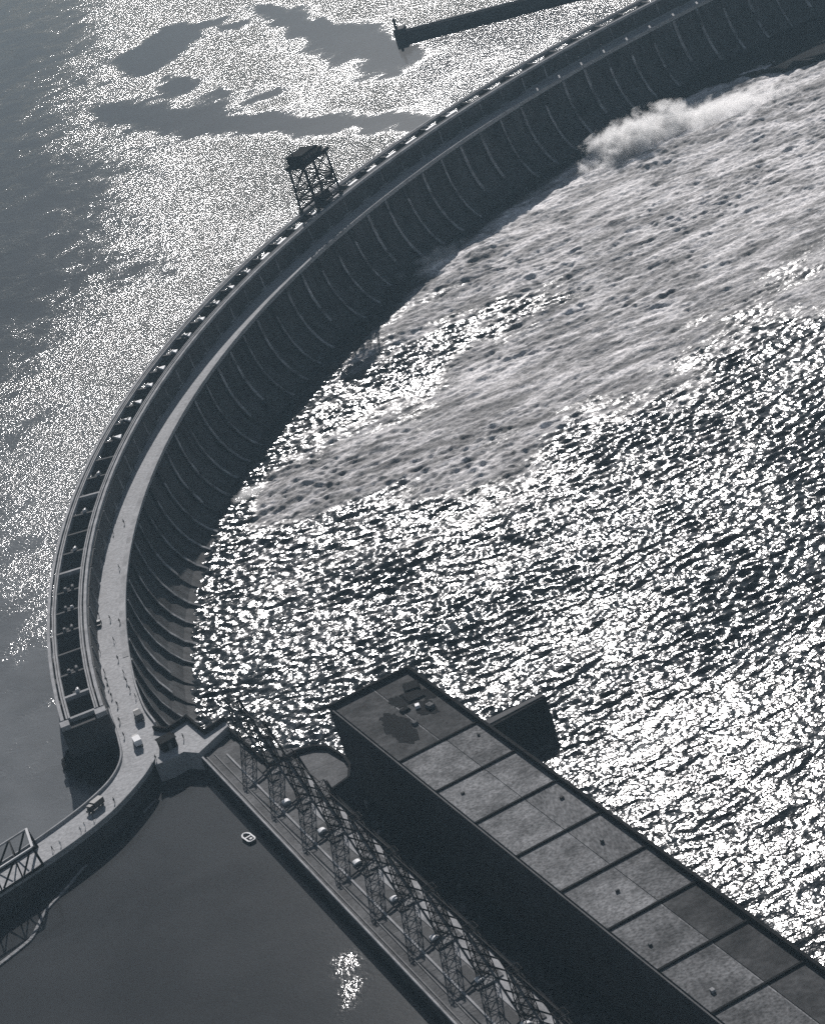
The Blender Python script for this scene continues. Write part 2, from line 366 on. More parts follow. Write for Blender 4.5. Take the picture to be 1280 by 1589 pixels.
# boiling edge where the spill meets the pool
rad = np.hypot(gx, gy); tt = PI-np.arctan2(gy, gx)
z += 1.3*np.exp(-((rad-540)/14)**2)*sst(.42, .55, tt)*vnoise(gx, gy, 9, 41, 4)*1.5
dist_dam = 571-rad
calm_toe = 1-sst(0, 12, dist_dam)*1.0
foam *= sst(0, 14, dist_dam-6)
ph_west = sdf([(-566, -420), (-566, 10), (-532, -25), (-505, -27), (-440, -420)], gx, gy)
inside = (rad < 578) & ((gy > -30) | (gx > -566+(-gy)*0.17))
vis = in_view(gx, gy, ZT+0*gx)
k_ = inside & vis; kq = k_[:-1, :-1] & k_[1:, 1:] & k_[:-1, 1:] & k_[1:, :-1]
tag(grid_sheet('tailwater', tail_m, gx, gy, z, kq, {'foam': foam}), kind='structure')
# plain sheet of the river just below the waves, to the horizon
m = MB(); pts = [(571*math.cos(ang(k)), 571*math.sin(ang(k))) for k in range(0, 50)]
m.v = [(x, y, ZT-1.6) for x, y in pts]+[(B, 560, ZT-1.6), (B, -B, ZT-1.6), (-520, -B, ZT-1.6), (-520, -330, ZT-1.6), (-566, -60, ZT-1.6), (-572, -20, ZT-1.6)]
m.f = [tuple(range(len(m.v)-1, -1, -1))]
o = m.build('river_water', tail_m); tag(o, kind='structure')
at = o.data.attributes.new('foam', 'FLOAT', 'POINT')
# bed of the river valley and far land
m = MB(); m.v = [(-B, -B, -60), (B, -B, -60), (B, B, -60), (-B, B, -60)]; m.f = [(0, 1, 2, 3)]
tag(m.build('ground', 'earth'), kind='structure')
m = MB(); m.prism([(30, 560), (300, 520), (3000, 400), (4000, 1500), (400, 760), (60, 660)], -58, -3)
tag(m.build('river_bank', 'tar'), kind='structure')
m = MB()
bk = [(-268, 503), (-240, 512), (-207, 507), (-185, 491), (-163, 484), (-120, 470), (-60, 455), (40, 430), (80, 560), (-20, 575), (-120, 560), (-200, 537)]
bk2 = []
for i, p in enumerate(bk):
    q = bk[(i+1) % len(bk)]
    for j in range(6):
        t = j/6; e_ = 3.0*math.sin(i*5.1+j*2.3); bk2.append((p[0]+(q[0]-p[0])*t+e_*.4, p[1]+(q[1]-p[1])*t+e_))
m.prism(bk2, -58, [ZT+1.2+2.2*random.random() for _ in bk2]); tag(m.build('rock_shore', 'tar'), kind='structure')

# ------------------------------------------------------------------ dam
dam = thing('dam', 'long curved concrete spillway dam between the lake and the foaming river', 'dam')
face = [(583.2, -10.3), (582.6, -16), (581.6, -22), (579.6, -28.5), (576.6, -34), (572.6, -38.5), (567, -42), (560, -44.5)]
hw = DTH/2
a_p = 1.63/600
# chute between two divider walls, slightly hollow
m = MB()
m.sector([(604, -46)]+[(604, -10.3)]+face+[(560, -46)], -hw+.0016, hw-.0016)
chute_me = m.mesh('spillway_chute', 'wet_concrete')
m = MB()
wall = [(582.5, -10.3), (581.9, -16), (580.8, -22), (578.7, -28.2), (575.8, -33.7), (572.2, -38.1), (566.9, -41.8), (559.9, -44.4)]
m.sector([(603, -46), (603, -10.4)]+wall+[(559.6, -46)], -.0016, .0016)
div_me = m.mesh('divider_wall', 'wet_concrete')
cope = [(r-.12, z_+.02) for r, z_ in wall[:-1]]
copes = []
for v, (a_, b_, w_) in enumerate(((0, 6, .0013), (0, 5, .0009), (1, 6, .0011), (0, 4, .0015), (0, 6, .0008))):
    wl = wall[a_:b_+1]
    m = MB(); m.sector([(r+.05, z_) for r, z_ in wl]+[(r-.2-.1*(i_ > 3), z_+.06*i_) for i_, (r, z_) in enumerate(wl)][::-1], -w_, w_); copes.append(m.mesh('coping', 'coping'))
m = MB(); m.sector([(609, -40), (609, -16), (608, -12.5), (606.6, -2.2), (606.6, -1.7), (594.0, -1.7), (594.0, -10.6), (605, -10.6), (605, -40)], -a_p, a_p)
pier_me = m.mesh('pier', 'dark_concrete')
m = MB(); m.sector([(593.6, -10.4), (593.6, -1.6), (592.6, -1.8), (592.1, -10.4)], -.00042, .00042); fin_me = m.mesh('fin', 'coping')
m = MB(); m.sector([(593.9, -10.5), (593.9, -1.35), (592.9, -1.35), (592.6, -10.5)], -hw+.0005, hw-.0005)
breast_me = m.mesh('breast_wall', 'dark_concrete')
m = MB(); m.sector([(605, -30), (605, -11.0), (604.4, -11.0), (604.4, -30)], -hw+a_p, hw-a_p); gate_me = m.mesh('gate', 'dark_concrete')
slot_me = []
for r0, r1_, zt in ((-hw+.0005, -.0015, -1.35), (.0015, hw-.0005, -1.35), (-.00149, .00149, -7)):
    m = MB(); m.sector([(593.9, -10.5), (593.9, zt), (592.9, zt), (592.6, -10.5)], r0, r1_); slot_me.append(m.mesh('breast_wall', 'dark_concrete'))
for k in range(NB):
    pr_ = link('pier', pier_me, dam, rz=ang(k)); link('fin', fin_me, pr_)
    dv = link('divider_wall', div_me, dam, rz=ang(k)); link('coping', copes[(k*7+k*k//3) % 5], dv)
    if k < NB-1:
        link('spillway_chute', chute_me, dam, rz=ang(k+.5))
        link('gate', gate_me, dam, rz=ang(k+.5))
        for bm_ in ([breast_me] if k < 38 else slot_me): link('breast_wall', bm_, dam, rz=ang(k+.5))
m = MB(); m.sector([(593.2, -40), (593.2, -9.6), (583.5, -10.2), (570, -41), (570, -46), (605, -46), (605, -14), (603, -9.6)], PI+.004, PI+.022)

# crane bridge with two pairs of beams
cb = thing('crane_bridge', 'raised crane runway of paired concrete beams along the lake side of the dam', 'bridge')
defs = [(606.9, 605.9, 1.1), (605.2, 603.9, 1.5), (596.1, 594.9, 1.5), (594.3, 593.3, 1.3)]
for r0, r1_, dz in defs:
    m = MB(); m.sector([(r0, -dz), (r0, 0), (r1_, 0), (r1_, -dz)], -hw+.00004, hw-.00004)
    me = m.mesh('girder', 'pale_concrete')
    m = MB(); rm = (r0+r1_)/2; m.sector([(rm-.09, 0), (rm-.09, .16), (rm+.09, .16), (rm+.09, 0)], -hw, hw)
    rl = m.mesh('rail', 'steel')
    for k in range(NB-1):
        g = link('girder', me, cb, rz=ang(k+.5))
        if r1_ in (603.9, 594.9): link('rail', rl, g)
m = MB(); m.sector([(603.9, -2.6), (603.9, -.5), (596.1, -.5), (596.1, -2.6)], -.0009, .0009); xb = m.mesh('cross_beam', 'dark_concrete')
m = MB(); m.sector([(603.9, -1.9), (603.9, -.35), (596.1, -.35), (596.1, -1.9)], -.0011, .0011); xb2 = m.mesh('cross_beam', 'pale_concrete')
for k in range(NB):
    link('cross_beam', xb2 if k in (0, 1, 7, 11) else xb, cb, rz=ang(k-.03 if k else .02))
# hoists: a squat machine on some piers between the beams
def hoist_set(v):
    m = MB(); m.box((599.4+v*.5, 0, -.55), (3.0-v*.6, 1.6, .3)); a = m.mesh('bed', 'dark_concrete')
    m = MB(); m.cyl((600.4-v, -.7, .1), (600.4-v, .7+.2*v, .1), .5, n=12); c = m.mesh('drum', 'grey_steel' if v != 1 else 'pale_paint')
    m = MB(); m.box((598.3+v*1.3, .3, 0), (1.3, 1.0+.5*v, .8), top=.6); d = m.mesh('motor_housing', 'pale_paint' if v != 2 else 'grey_steel'); return a, c, d
ORD = ['first', 'second', 'third', 'fourth', 'fifth', 'sixth', 'seventh', 'eighth', 'ninth', 'tenth', 'eleventh', 'twelfth', 'thirteenth', 'fourteenth', 'fifteenth', 'sixteenth', 'seventeenth', 'eighteenth', 'nineteenth', 'twentieth']
ORD += ['twenty-'+o_ for o_ in ORD[:9]]+['thirtieth', 'thirty-first', 'thirty-second', 'thirty-third']
nh = 0
glitter_tri = []  # white slabs painting sunlit water glitter in the gaps between the crane beams
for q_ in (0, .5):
    m = MB(); m.prism([(596.9, 2.7), (597.3, -1.0+q_), (600.4, -.2), (598.3, 1.4)], -.4, .35); glitter_tri.append(m.mesh('glitter_plate', 'white_paint'))
m = MB(); m.box((597.1, 1.0, 0), (1.3, 7.0, .5)); glitter_strip = m.mesh('glitter_plate', 'white_paint')
HS = [hoist_set(v) for v in (0, 1, 2)]
for k in range(1, 36):
    if k in (3, 7, 9, 11, 13): continue
    big_ = k >= 14
    hb, hd, hm = HS[(k*7+k//3) % 3]
    h = thing('gate_hoist', 'small gate winch sitting on a pier between the crane beams of the dam', 'winch', rz=ang(k+.06), group='gate winches in a row along the dam crest')
    h['label'] = 'small gate winch on a pier between the crane beams, %s from the near end' % ORD[nh]; nh += 1
    link('bed', hb, h); link('drum', hd, h); link('motor_housing', hm, h)
    if big_: link('glitter_plate', glitter_tri[k % 2] if k < 25 else glitter_strip, h)

# end block of the crane bridge
ab = thing('abutment', 'dark blunt concrete end of the crane runway standing in the lake', 'abutment')
m = MB(); m.sector([(607.6, -40), (607.6, -1.7), (592.8, -1.7), (592.8, -40)], ang(-.25), ang(-.02), 1); m.build('wall', 'dark_concrete', ab)
m = MB(); m.sector([(607.4, -1.7), (607.4, -.2), (604.6, -.2), (604.6, -1.7)], ang(-.25), ang(-.02)); m.build('coping', 'pale_concrete', ab)
m = MB(); m.sector([(596.4, -1.7), (596.4, -.2), (593.0, -.2), (593.0, -1.7)], ang(-.25), ang(-.02)); m.build('coping', 'pale_concrete', ab)

# broken rock heaped in the water round the end block
rb = random.Random(3); m = MB()
for i in range(190):
    t_ = rb.random(); cx = -608.5+t_*11+rb.uniform(-1.5, 1.5); cy = 8-36*rb.random()**.8*(.45+.55*t_); rr_ = rb.uniform(.8, 2.5)
    bm = bmesh.new(); bmesh.ops.create_icosphere(bm, subdivisions=1, radius=rr_)
    b0 = len(m.v); sx_, sz_ = rb.uniform(.8, 1.4), rb.uniform(.5, .9)
    for v in bm.verts:
        q = rb.uniform(.75, 1.15); m.v.append((cx+v.co.x*q*sx_, cy+v.co.y*q, ZL+.5+v.co.z*q*sz_+max(0, 2.6-abs(cy+8)*.14)))
    m.f += [tuple(b0+v.index for v in f.verts) for f in bm.faces]; bm.free()
tag(m.build('broken_rock', 'tar'), 'dark broken rock heaped in the lake below the end of the crane runway', 'rock', kind='stuff')

# ------------------------------------------------------------------ road
arcL = [(592.6*math.cos(ang(k)), 592.6*math.sin(ang(k))) for k in np.arange(54, 1.4, -.5)]
arcR = [(583.0*math.cos(ang(k)), 583.0*math.sin(ang(k))) for k in np.arange(54, 1.4, -.5)]
outL = smooth_poly([arcL[-1], (-592.2, 5), (-592.4, -10), (-593.6, -22), (-598.5, -32.5), (-606.5, -40.5), (-616, -47), (-626.5, -52.8), (-637, -57.5), (-660, -66.5), (-720, -88)])
outR = smooth_poly([arcR[-1], (-582.4, 5), (-580.9, -10), (-582.6, -23), (-586.9, -34), (-594.2, -44.3), (-602.6, -53), (-613.3, -60.4), (-624.6, -66.3), (-637.3, -72.3), (-657, -80.5), (-716, -102)])
PL, PR = arcL+outL[1:], arcR+outR[1:]
npt = len(PL)
def ribbon(A, Bp, z0, z1):
    m = MB()
    for p, q in zip(A, Bp): m.v += [(p[0], p[1], z0), (q[0], q[1], z0), (q[0], q[1], z1), (p[0], p[1], z1)]
    for i in range(len(A)-1):
        for j in range(4):
            k = (j+1) % 4; m.f.append((4*i+j, 4*i+k, 4*i+4+k, 4*i+4+j))
    e = 4*(len(A)-1); m.f += [(3, 2, 1, 0), (e, e+1, e+2, e+3)]
    return m
def offset(A, d):
    out = []
    for i, p in enumerate(A):
        q0, q1 = A[max(i-1, 0)], A[min(i+1, len(A)-1)]; t = Vector((q1[0]-q0[0], q1[1]-q0[1])).normalized()
        out.append((p[0]-t.y*d, p[1]+t.x*d))
    return out
tag(ribbon(PL, PR, ZR-1.2, ZR).build('road', 'road'), kind='structure')
# solid walls that carry the road beyond the dam
i0 = len(arcL)-4
sw = thing('retaining_wall', 'tall dark retaining wall under the curving road beside the calm forebay', 'wall')
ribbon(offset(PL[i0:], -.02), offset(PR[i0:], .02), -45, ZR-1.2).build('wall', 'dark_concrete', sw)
pw = thing('parapet', 'low concrete parapet along the river edge of the dam road', 'parapet')
pw2 = thing('parapet', 'low concrete parapet along the lake edge of the dam road', 'parapet')
# travel is from the far end to the near end: left-hand normal points to the river side
for (A, sgn, par) in ((PR, 1, pw), (PL, -1, pw2)):
    j = 0
    while j < npt-1:
        e = min(j+4, npt-1)
        gap = A is PR and any(-30 < PR[q][1] < -8 and PR[q][0] > -584 for q in range(j, e+1))
        if not gap: ribbon(offset(A[j:e+1], sgn*.55), offset(A[j:e+1], sgn*.05), ZR, ZR+.85).build('panel', 'pale_concrete', par)
        j = e
# footway a step above the road, on the river side
tag(ribbon(offset(PR[:i0+1], -.0), offset(PR[:i0+1], -2.0), ZR+.004, ZR+.13).build('footway', 'pale_concrete'), kind='structure')

# platform joining road and intake dam
m = MB(); m.prism([(-585.0, -33.0), (-581.6, -11.5), (-578, -16), (-571.5, -12.5), (-568.4, -26.5), (-561.3, -23), (-561.0, -26.5), (-572.0, -36.2), (-576, -31.8), (-580.8, -33.4)][::-1], -45, ZR-.02)
tag(m.build('junction_platform', 'road'), 'pale paved platform joining the dam road to the intake deck', 'platform')
jp = thing('parapet', 'dark zigzag parapet round the paved corner above the river', 'parapet')
zz = [(-581.6, -11.3), (-578, -15.8), (-571.4, -12.3), (-568.2, -26.3), (-561.3, -22.8)]
for a, c in zip(zz[:-1], zz[1:]):
    a, c = Vector(a), Vector(c); mid = (a+c)/2; dd = c-a
    MB().box((mid.x, mid.y, ZR+.3), (dd.length+.5, .7, 2.6), math.atan2(dd.y, dd.x)).build('panel', 'tar', jp)

# ------------------------------------------------------------------ intake dam deck
dWx = lambda y: -572.6+(-31.3-y)*.1734
dEx = lambda y: dWx(y)+20.9
W0 = [(-572.4, -32), (dWx(-175), -175), (dWx(-420), -420)]
E0 = [(dEx(-420), -420), (dEx(-175), -175), (dEx(-86), -86), (-536, -83), (-534.1, -76), (-534.4, -70), (-537.4, -60.3), (-541, -56.8), (-545.3, -55.6), (-550.5, -56.6), (-554.6, -57.4), (-561.2, -25)]
it = thing('intake_dam', 'long grey intake deck with sheer dark sides beside the powerhouse', 'dam')
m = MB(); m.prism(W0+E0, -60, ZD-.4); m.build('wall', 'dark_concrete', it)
ys_ = [-34, -45.5, -57, -69, -86]+list(np.arange(-97.5, -420, -11.5))
def clip_deck(y): # east edge at y
    if y > -57: return -561.2+(-25-y)*.21
    if y > -60: return -537.6
    if y > -70: return -534.9
    return dEx(y)
for ya, yb in zip(ys_[:-1], ys_[1:]):
    m = MB(); g = .06
    if ya > -57.4 and yb < -57.4:
        pts = [(dWx(ya)+.3, ya-g), (dWx(yb)+.3, yb+g), (-535.2, yb+g)]+[(-537.6, -60.6), (-541.2, -57.3), (-545.3, -56.1), (-554.9, -57.8)]+[(clip_deck(ya)-.3, ya-g)]
    elif ya == -69: pts = [(dWx(ya)+.3, ya-g), (dWx(yb)+.3, yb+g), (dEx(yb)-.3, yb+g), (-536.5, -83.2), (-534.5, -76), (-534.9, ya-g)]
    else: pts = [(dWx(ya)+.3, ya-g), (dWx(yb)+.3, yb+g), (clip_deck(yb)-.3, yb+g), (clip_deck(ya)-.3, ya-g)]
    m.prism(pts, ZD-.4, ZD); m.build('deck_slab', 'deck', it)
def strip(A, Bp, z0, z1, w):  # straight upstand
    a, c = Vector(A), Vector(Bp); mid = (a+c)/2; dd = c-a
    return MB().box((mid.x, mid.y, (z0+z1)/2), (dd.length, w, z1-z0), math.atan2(dd.y, dd.x))
strip((-572.2, -33), (dWx(-420)+.3, -420), ZD, ZD+.9, .5).build('parapet', 'pale_concrete', it)
strip((-570.4, -36), (dWx(-420)+2.2, -420), ZD, ZD+.25, .3).build('crane_rail', 'grey_steel', it)
strip((-567.9, -37), (dWx(-420)+4.8, -420), ZD, ZD+.25, .3).build('crane_rail', 'grey_steel', it)
strip((-564.6, -40), (dWx(-420)+8.2, -420), ZD, ZD+.3, .5).build('kerb', 'pale_concrete', it)
edge = [(-561.4, -25), (-554.9, -57.2), (-550.5, -56.9), (-545.3, -55.9), (-541.1, -57.1), (-537.6, -60.5), (-534.6, -70), (-534.3, -76), (-536.1, -82.7), (dEx(-86)-.3, -86), (dEx(-420)-.3, -420)]
for a, c in zip(edge[:-1], edge[1:]): strip(a, c, ZD-.2, ZD+1.2, .8).build('parapet', 'tar', it)
# butts on the forebay side that carry the gate slots
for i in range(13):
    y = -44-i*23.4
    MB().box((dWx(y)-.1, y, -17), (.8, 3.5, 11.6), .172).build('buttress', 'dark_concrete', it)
# low hatch covers on the deck
for i in range(15):
    y = -70-i*23.0+9
    MB().box((dWx(y)+16.2, y, ZD+.2), (3.0, 9.5, .5), .172).build('hatch', 'roof_mid', it)
    MB().box((dWx(y)+11.5, y, ZD+.15), (2.4, 12, .35), .172).build('hatch', 'dark_concrete', it)

# pale slabs painting sunlit patches along the river edge, one in each bay
ap0 = [(-534.4, -141.5), (-532.9, -156), (-534.2, -175), (-536.9, -163)]
for i in range(-3, 8):
    m = MB(); m.prism([(x+i*4.15+(.9 if j in (0, 1) else 0), y-i*23.6) for j, (x, y) in enumerate(ap0)][::-1], ZD+.02, ZD+.16); m.build('sunlit_patch', 'pale_concrete', it)

# lattice masts and ties
def lattice(m, base, H, w0, w1, n=5, t=.2, rz=0.17):
    c, s = math.cos(rz), math.sin(rz)
    P = lambda i, q: (base[0]+(c*dx(q)-s*dy(q))*ww(i), base[1]+(s*dx(q)+c*dy(q))*ww(i), base[2]+H*i/n)
    dx = lambda q: (-.5, .5, .5, -.5)[q % 4]; dy = lambda q: (-.5, -.5, .5, .5)[q % 4]; ww = lambda i: w0+(w1-w0)*i/n
    for q in range(4): m.bar(P(0, q), P(n, q), t)
    br = MB()
    for i in range(n):
        for q in range(4):
            br.bar(P(i, q), P(i+1, q+1), t*.62); br.bar(P(i, q+1), P(i+1, q), t*.62)
            br.bar(P(i+1, q), P(i+1, q+1), t*.7)
    return br
masts = []
proto = None
mb = [(-557.6, -38.5)]+[(-553.6-.0+i*4.15, -60.8-i*23.6) for i in range(12)]
order = 'first second third fourth fifth sixth seventh eighth ninth tenth eleventh twelfth thirteenth'.split()
H = 15.5
for i, (x, y) in enumerate(mb):
    if i == 0:
        t = thing('lattice_mast', 'x', 'mast', (x, y, ZD), 0, 'steel lattice masts in a row on the intake deck')
        m = MB(); br = lattice(m, (0, 0, 0), H, 4.0, 3.0); m.build('leg', 'steel', t); br.build('bracing', 'steel', t)
        MB().box((0, 0, .25), (4.2, 4.2, .5), .17).build('footing', 'concrete', t)
        proto = t
    else:
        t = copy_tree(proto); t.location = (x, y, ZD)
    t['label'] = 'dark steel lattice mast on the intake deck, %s counting from the paved corner' % order[i]
for i in range(len(mb)-1):
    (xa, ya), (xb, yb) = mb[i], mb[i+1]
    t = thing('mast_truss', 'sloping steel ties between the %s and %s lattice masts of the intake deck' % (order[i], order[i+1]), 'truss', (0, 0, 0), 0, 'sloping ties between the lattice masts')
    A = Vector((xa, ya, ZD+H)); Bv = Vector((xb, yb, ZD)); sx = Vector((1.6, .27, 0))
    MB().bar(A-sx, Bv-sx+Vector((0, 3, .6)), .5, .4).build('tie', 'grey_steel', t)
    MB().bar(A+sx, Bv+sx+Vector((0, 3, .6)), .55, .4).build('tie', 'steel', t)
    m = MB()
    for j in range(1, 8):
        f0, f1 = j/8, (j+1)/8 if j < 7 else .98
        m.bar(A.lerp(Bv, f0)-sx, A.lerp(Bv, f1)+sx, .3)
    m.build('lacing', 'steel', t)
    MB().bar(A+Vector((0, -1.6, -.4)), Vector((xb, yb+1.6, ZD+H-.4)), .22, .3).build('top_chord', 'steel', t)

# small white hoods, one in each bay of the deck
sp = [(-554.7, -81.8), (-549.2, -104.9), (-544.5, -127.9), (-540.1, -152.4), (-535.6, -176.7), (-530.6, -201.7), (-526, -226)]
for i, (x, y) in enumerate(sp):
    t = thing('vent_hood', 'small white rounded hood on the intake deck, %s from the road end' % order[i], 'vent', (x, y, ZD), .17, 'small white hoods along the intake deck')
    MB().box((0, 0, .3), (2.2, 1.7, .6)).build('base', 'pale_concrete', t)
    m = MB()
    for j in range(7):
        a0 = PI*j/7; a1 = PI*(j+1)/7
        m.v += [(1.1*math.cos(a), y_, .6+.45*math.sin(a)) for a, y_ in ((a0, -.9), (a0, .9), (a1, .9), (a1, -.9))]
        q = 4*j; m.f += [(q, q+1, q+2, q+3)]
    nn = len(m.v); m.f += [tuple(4*j for j in range(7))+(27,)]; m.f += [tuple(4*j+1 for j in range(7))+(26,)]
    m.build('hood', 'white_paint', t)

# ------------------------------------------------------------------ powerhouse
PA = R(-78.62)                      # long axis
ph = thing('powerhouse', 'long flat-roofed power station hall with a dark sheer side wall', 'building', (-531.9, -34.5, 0), PA)
# local x runs along the hall, local y across it towards the river
Lh, Wd = 380.0, 27.2
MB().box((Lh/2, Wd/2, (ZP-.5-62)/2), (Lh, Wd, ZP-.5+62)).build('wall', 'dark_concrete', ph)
xs_ = [0.0, 48.9]
while xs_[-1] < Lh-1: xs_.append(min(xs_[-1]+24.2, Lh))
roofs = ['roof_dark', 'roof_light', 'roof_light', 'roof_light', 'roof_light', 'roof_light', 'roof_mid', 'roof_mid', 'roof_mid', 'roof_mid']
easts = ['roof_dark', 'roof_mid', 'roof_light', 'roof_light2', 'roof_light2', 'roof_mid', 'roof_dark', 'roof_dark', 'roof_dark', 'roof_dark']
for i in range(len(xs_)-1):
    a, c = xs_[i], xs_[i+1]; ma = roofs[min(i, 9)]; me_ = easts[min(i, 9)]; sp_ = 15.2 if i else 14
    MB().box(((a+c)/2, .5+sp_/2, ZP-.25), (c-a-.9, sp_-1.04, .5)).build('roof_panel', ma, ph)
    MB().box(((a+c)/2, (sp_+Wd-1)/2+.25, ZP-.27), (c-a-.9, Wd-1-sp_-.5, .5)).build('roof_panel', me_, ph)
    MB().box(((a+c)/2, sp_+.1, ZP-.2), (c-a-.9, .35, .44)).build('flashing', 'roof_light', ph)
    if i: MB().box((a, Wd/2, ZP+.0), (.7, Wd-1.6, .95)).build('joint_ridge', 'tar', ph)
MB().box((.6, Wd/2, ZP+.35), (1.2, Wd, 1.9)).build('parapet', 'tar', ph)
MB().box((Lh/2+.6, Wd-.45, ZP+.45), (Lh-1.2, .9, 2.1)).build('parapet', 'tar', ph)
MB().box((Lh/2+.6, .2, ZP-.05), (Lh-1.2, .4, .7)).build('parapet', 'parapet', ph)
for i in range(8):
    x = 55+i*25.9+random.uniform(-2, 2); y = random.choice((5.5, 11.5, 19, 23.5))+random.uniform(-1, 1); h_ = random.uniform(.3, .8)
    MB().box((x, y, ZP+h_/2), (random.uniform(.5, 1.3), random.uniform(.5, 1.1), h_)).build('roof_vent', random.choice(('roof_mid', 'roof_dark', 'pale_concrete')), ph)
# clutter and scorched patches on the northern bay
for (x, y, sx_, sy_, h_, mm) in ((17, 20.5, 8, 6, .5, 'tar'), (12, 22.5, 6, 5, .9, 'tar'), (28, 21, 3, 2, 1.1, 'roof_mid'), (24.5, 18.5, 2.2, 1.6, .9, 'white_paint'), (23, 15, 2, 3, .7, 'tar'), (33, 13.6, 1.6, 1.6, .8, 'roof_mid')):
    MB().box((x, y, ZP+h_/2), (sx_, sy_, h_), random.uniform(-.4, .4), top=.8).build('roof_hatch', mm, ph)
m = MB()
for (cx, cy, r_) in ((30, 9.5, 5.6), (37, 9.0, 4.2), (24, 9.5, 3.6), (27, 20, 4.2), (16, 16, 3.2), (20, 24, 3.0)):
    pts = [(cx+r_*1.35*math.cos(a)*(1+.28*random.uniform(-1, 1)), cy+r_*.7*math.sin(a)*(1+.28*random.uniform(-1, 1))) for a in np.linspace(0, 2*PI, 26)[:-1]]
    m.prism(pts, ZP-.1, ZP+.05+.004*len(m.v)/50)
m.build('tar_patch', 'tar', ph)
# guide wall on the river side
gw = thing('guide_wall', 'short thick concrete pier projecting from the powerhouse into the bright river', 'wall')
m = MB(); m.prism([(-510, -44.5), (-488.5, -42.0), (-471.2, -39.6), (-470.6, -41.9), (-471.2, -42.6), (-488, -47.2), (-510, -52)][::-1], -50, -30.8); m.build('wall', 'tar', gw)
m = MB(); m.prism([(-509, -45.2), (-488.5, -42.5), (-471.6, -40.2), (-471.2, -41.7), (-488, -45.4), (-509, -49)][::-1], -30.8, -30.5); m.build('coping', 'parapet', gw)
MB().box((-468.9, -38.2, -39.2), (1.2, 1.0, 2.4)).build('bollard', 'concrete', gw)

# ------------------------------------------------------------------ gantry crane on the runway
ck = 28.6
gc = thing('gantry_crane', 'tall dark steel gantry crane standing on the crane runway of the dam', 'crane', (0, 0, .2), ang(ck))
HC = 21.0; yl = 10.0
legs = [(605.0, -yl), (605.0, yl), (595.4, -yl), (595.4, yl)]
tops = [(604.2, -yl+.4), (604.2, yl-.4), (596.2, -yl+.4), (596.2, yl-.4)]
for (a, c), (d_, e_) in zip(legs, tops): MB().bar((a, c, .9), (d_, e_, HC), .85).build('leg', 'steel', gc)
for (a, c) in legs:
    t = MB().box((a, c, .55), (1.0, 2.6, .8)).build('bogie', 'steel', gc)
    for s_ in (-.8, .8): MB().cyl((a-.3, c+s_, .2), (a+.3, c+s_, .2), .42, n=10).build('wheel', 'steel', t)
def xbr(p, q, r_, s_, w): m = MB(); m.bar(p, s_, w); m.bar(q, r_, w); return m
zs_ = [1.5, 6.2, 10.8, HC]
L_ = lambda i, z_: tuple(np.array(legs[i]+(.9,))+(np.array(tops[i]+(HC,))-np.array(legs[i]+(.9,)))*((z_-.9)/(HC-.9)))
for (i, j) in ((0, 1), (2, 3), (0, 2), (1, 3)):
    m = MB()
    for za, zb in zip(zs_[:-1], zs_[1:]):
        m.bar(L_(i, za), L_(j, zb), .42); 
        if (i, j) not in ((0, 1), (2, 3)) or za > 5: m.bar(L_(j, za), L_(i, zb), .42)
        m.bar(L_(i, zb), L_(j, zb), .5)
    m.build('bracing', 'steel', gc)
for i, s_ in ((0, 1), (2, 3)):
    MB().bar(L_(i, 1.4), L_(s_, 1.4), .9).build('sill_beam', 'steel', gc)
m = MB()
for x_ in (603.6, 596.8): m.bar((x_, -yl-.8, 1.3*0+8.0), (x_, 0, 8.0), .4)
for x_ in (604.2, 600.2, 596.2): MB().box((x_, -.4, HC+.5), (1.1, 2*yl+3.6, 1.5)).build('top_girder', 'steel', gc)
hs_ = MB().box((600.2, 2.2, HC+3.0), (8.4, 13.5, 3.4)).build('machine_house', 'steel', gc)
MB().box((600.2, 2.2, HC+5.0), (9.2, 14.2, .5), top=.9).build('roof', 'tar', hs_)
for i in range(6): MB().box((595.93, -3.2+i*2.2, HC+3.2), (.12, 1.3, 1.5)).build('window', 'glass', hs_)
MB().box((600.2, -6.6, HC+2.2), (6.5, 2.6, 2.0)).build('winch', 'steel', gc)
MB().box((600.2, -9.3, HC+1.9), (4.6, 2.2, 1.2)).build('winch', 'steel', gc)
MB().bar((600, 9.3, HC+4), (600, 9.9, HC+9.0), .35).build('pole', 'steel', gc)
MB().box((597.2, -7.8, 9.6), (2.6, 2.4, 2.6)).build('cab', 'steel', gc)
MB().box((600.2, -3.2, 2.6), (4.6, 7.6, 4.2), top=.7).build('counterweight', 'steel', gc)
m = MB()
for y_ in np.arange(-yl-1.6, yl+1.7, 1.6):
    for x_ in (595.4, 605.0): m.bar((x_, y_, HC+1.25), (x_, y_, HC+2.3), .1)
for x_ in (595.4, 605.0): m.bar((x_, -yl-1.6, HC+2.3), (x_, yl+1.6, HC+2.3), .1)
m.build('handrail', 'steel', gc)
for dx_ in (-.4, .4): MB().bar((600+dx_, 4, HC), (600+dx_, 3.5, 3.2), .15).build('cable', 'steel', gc)

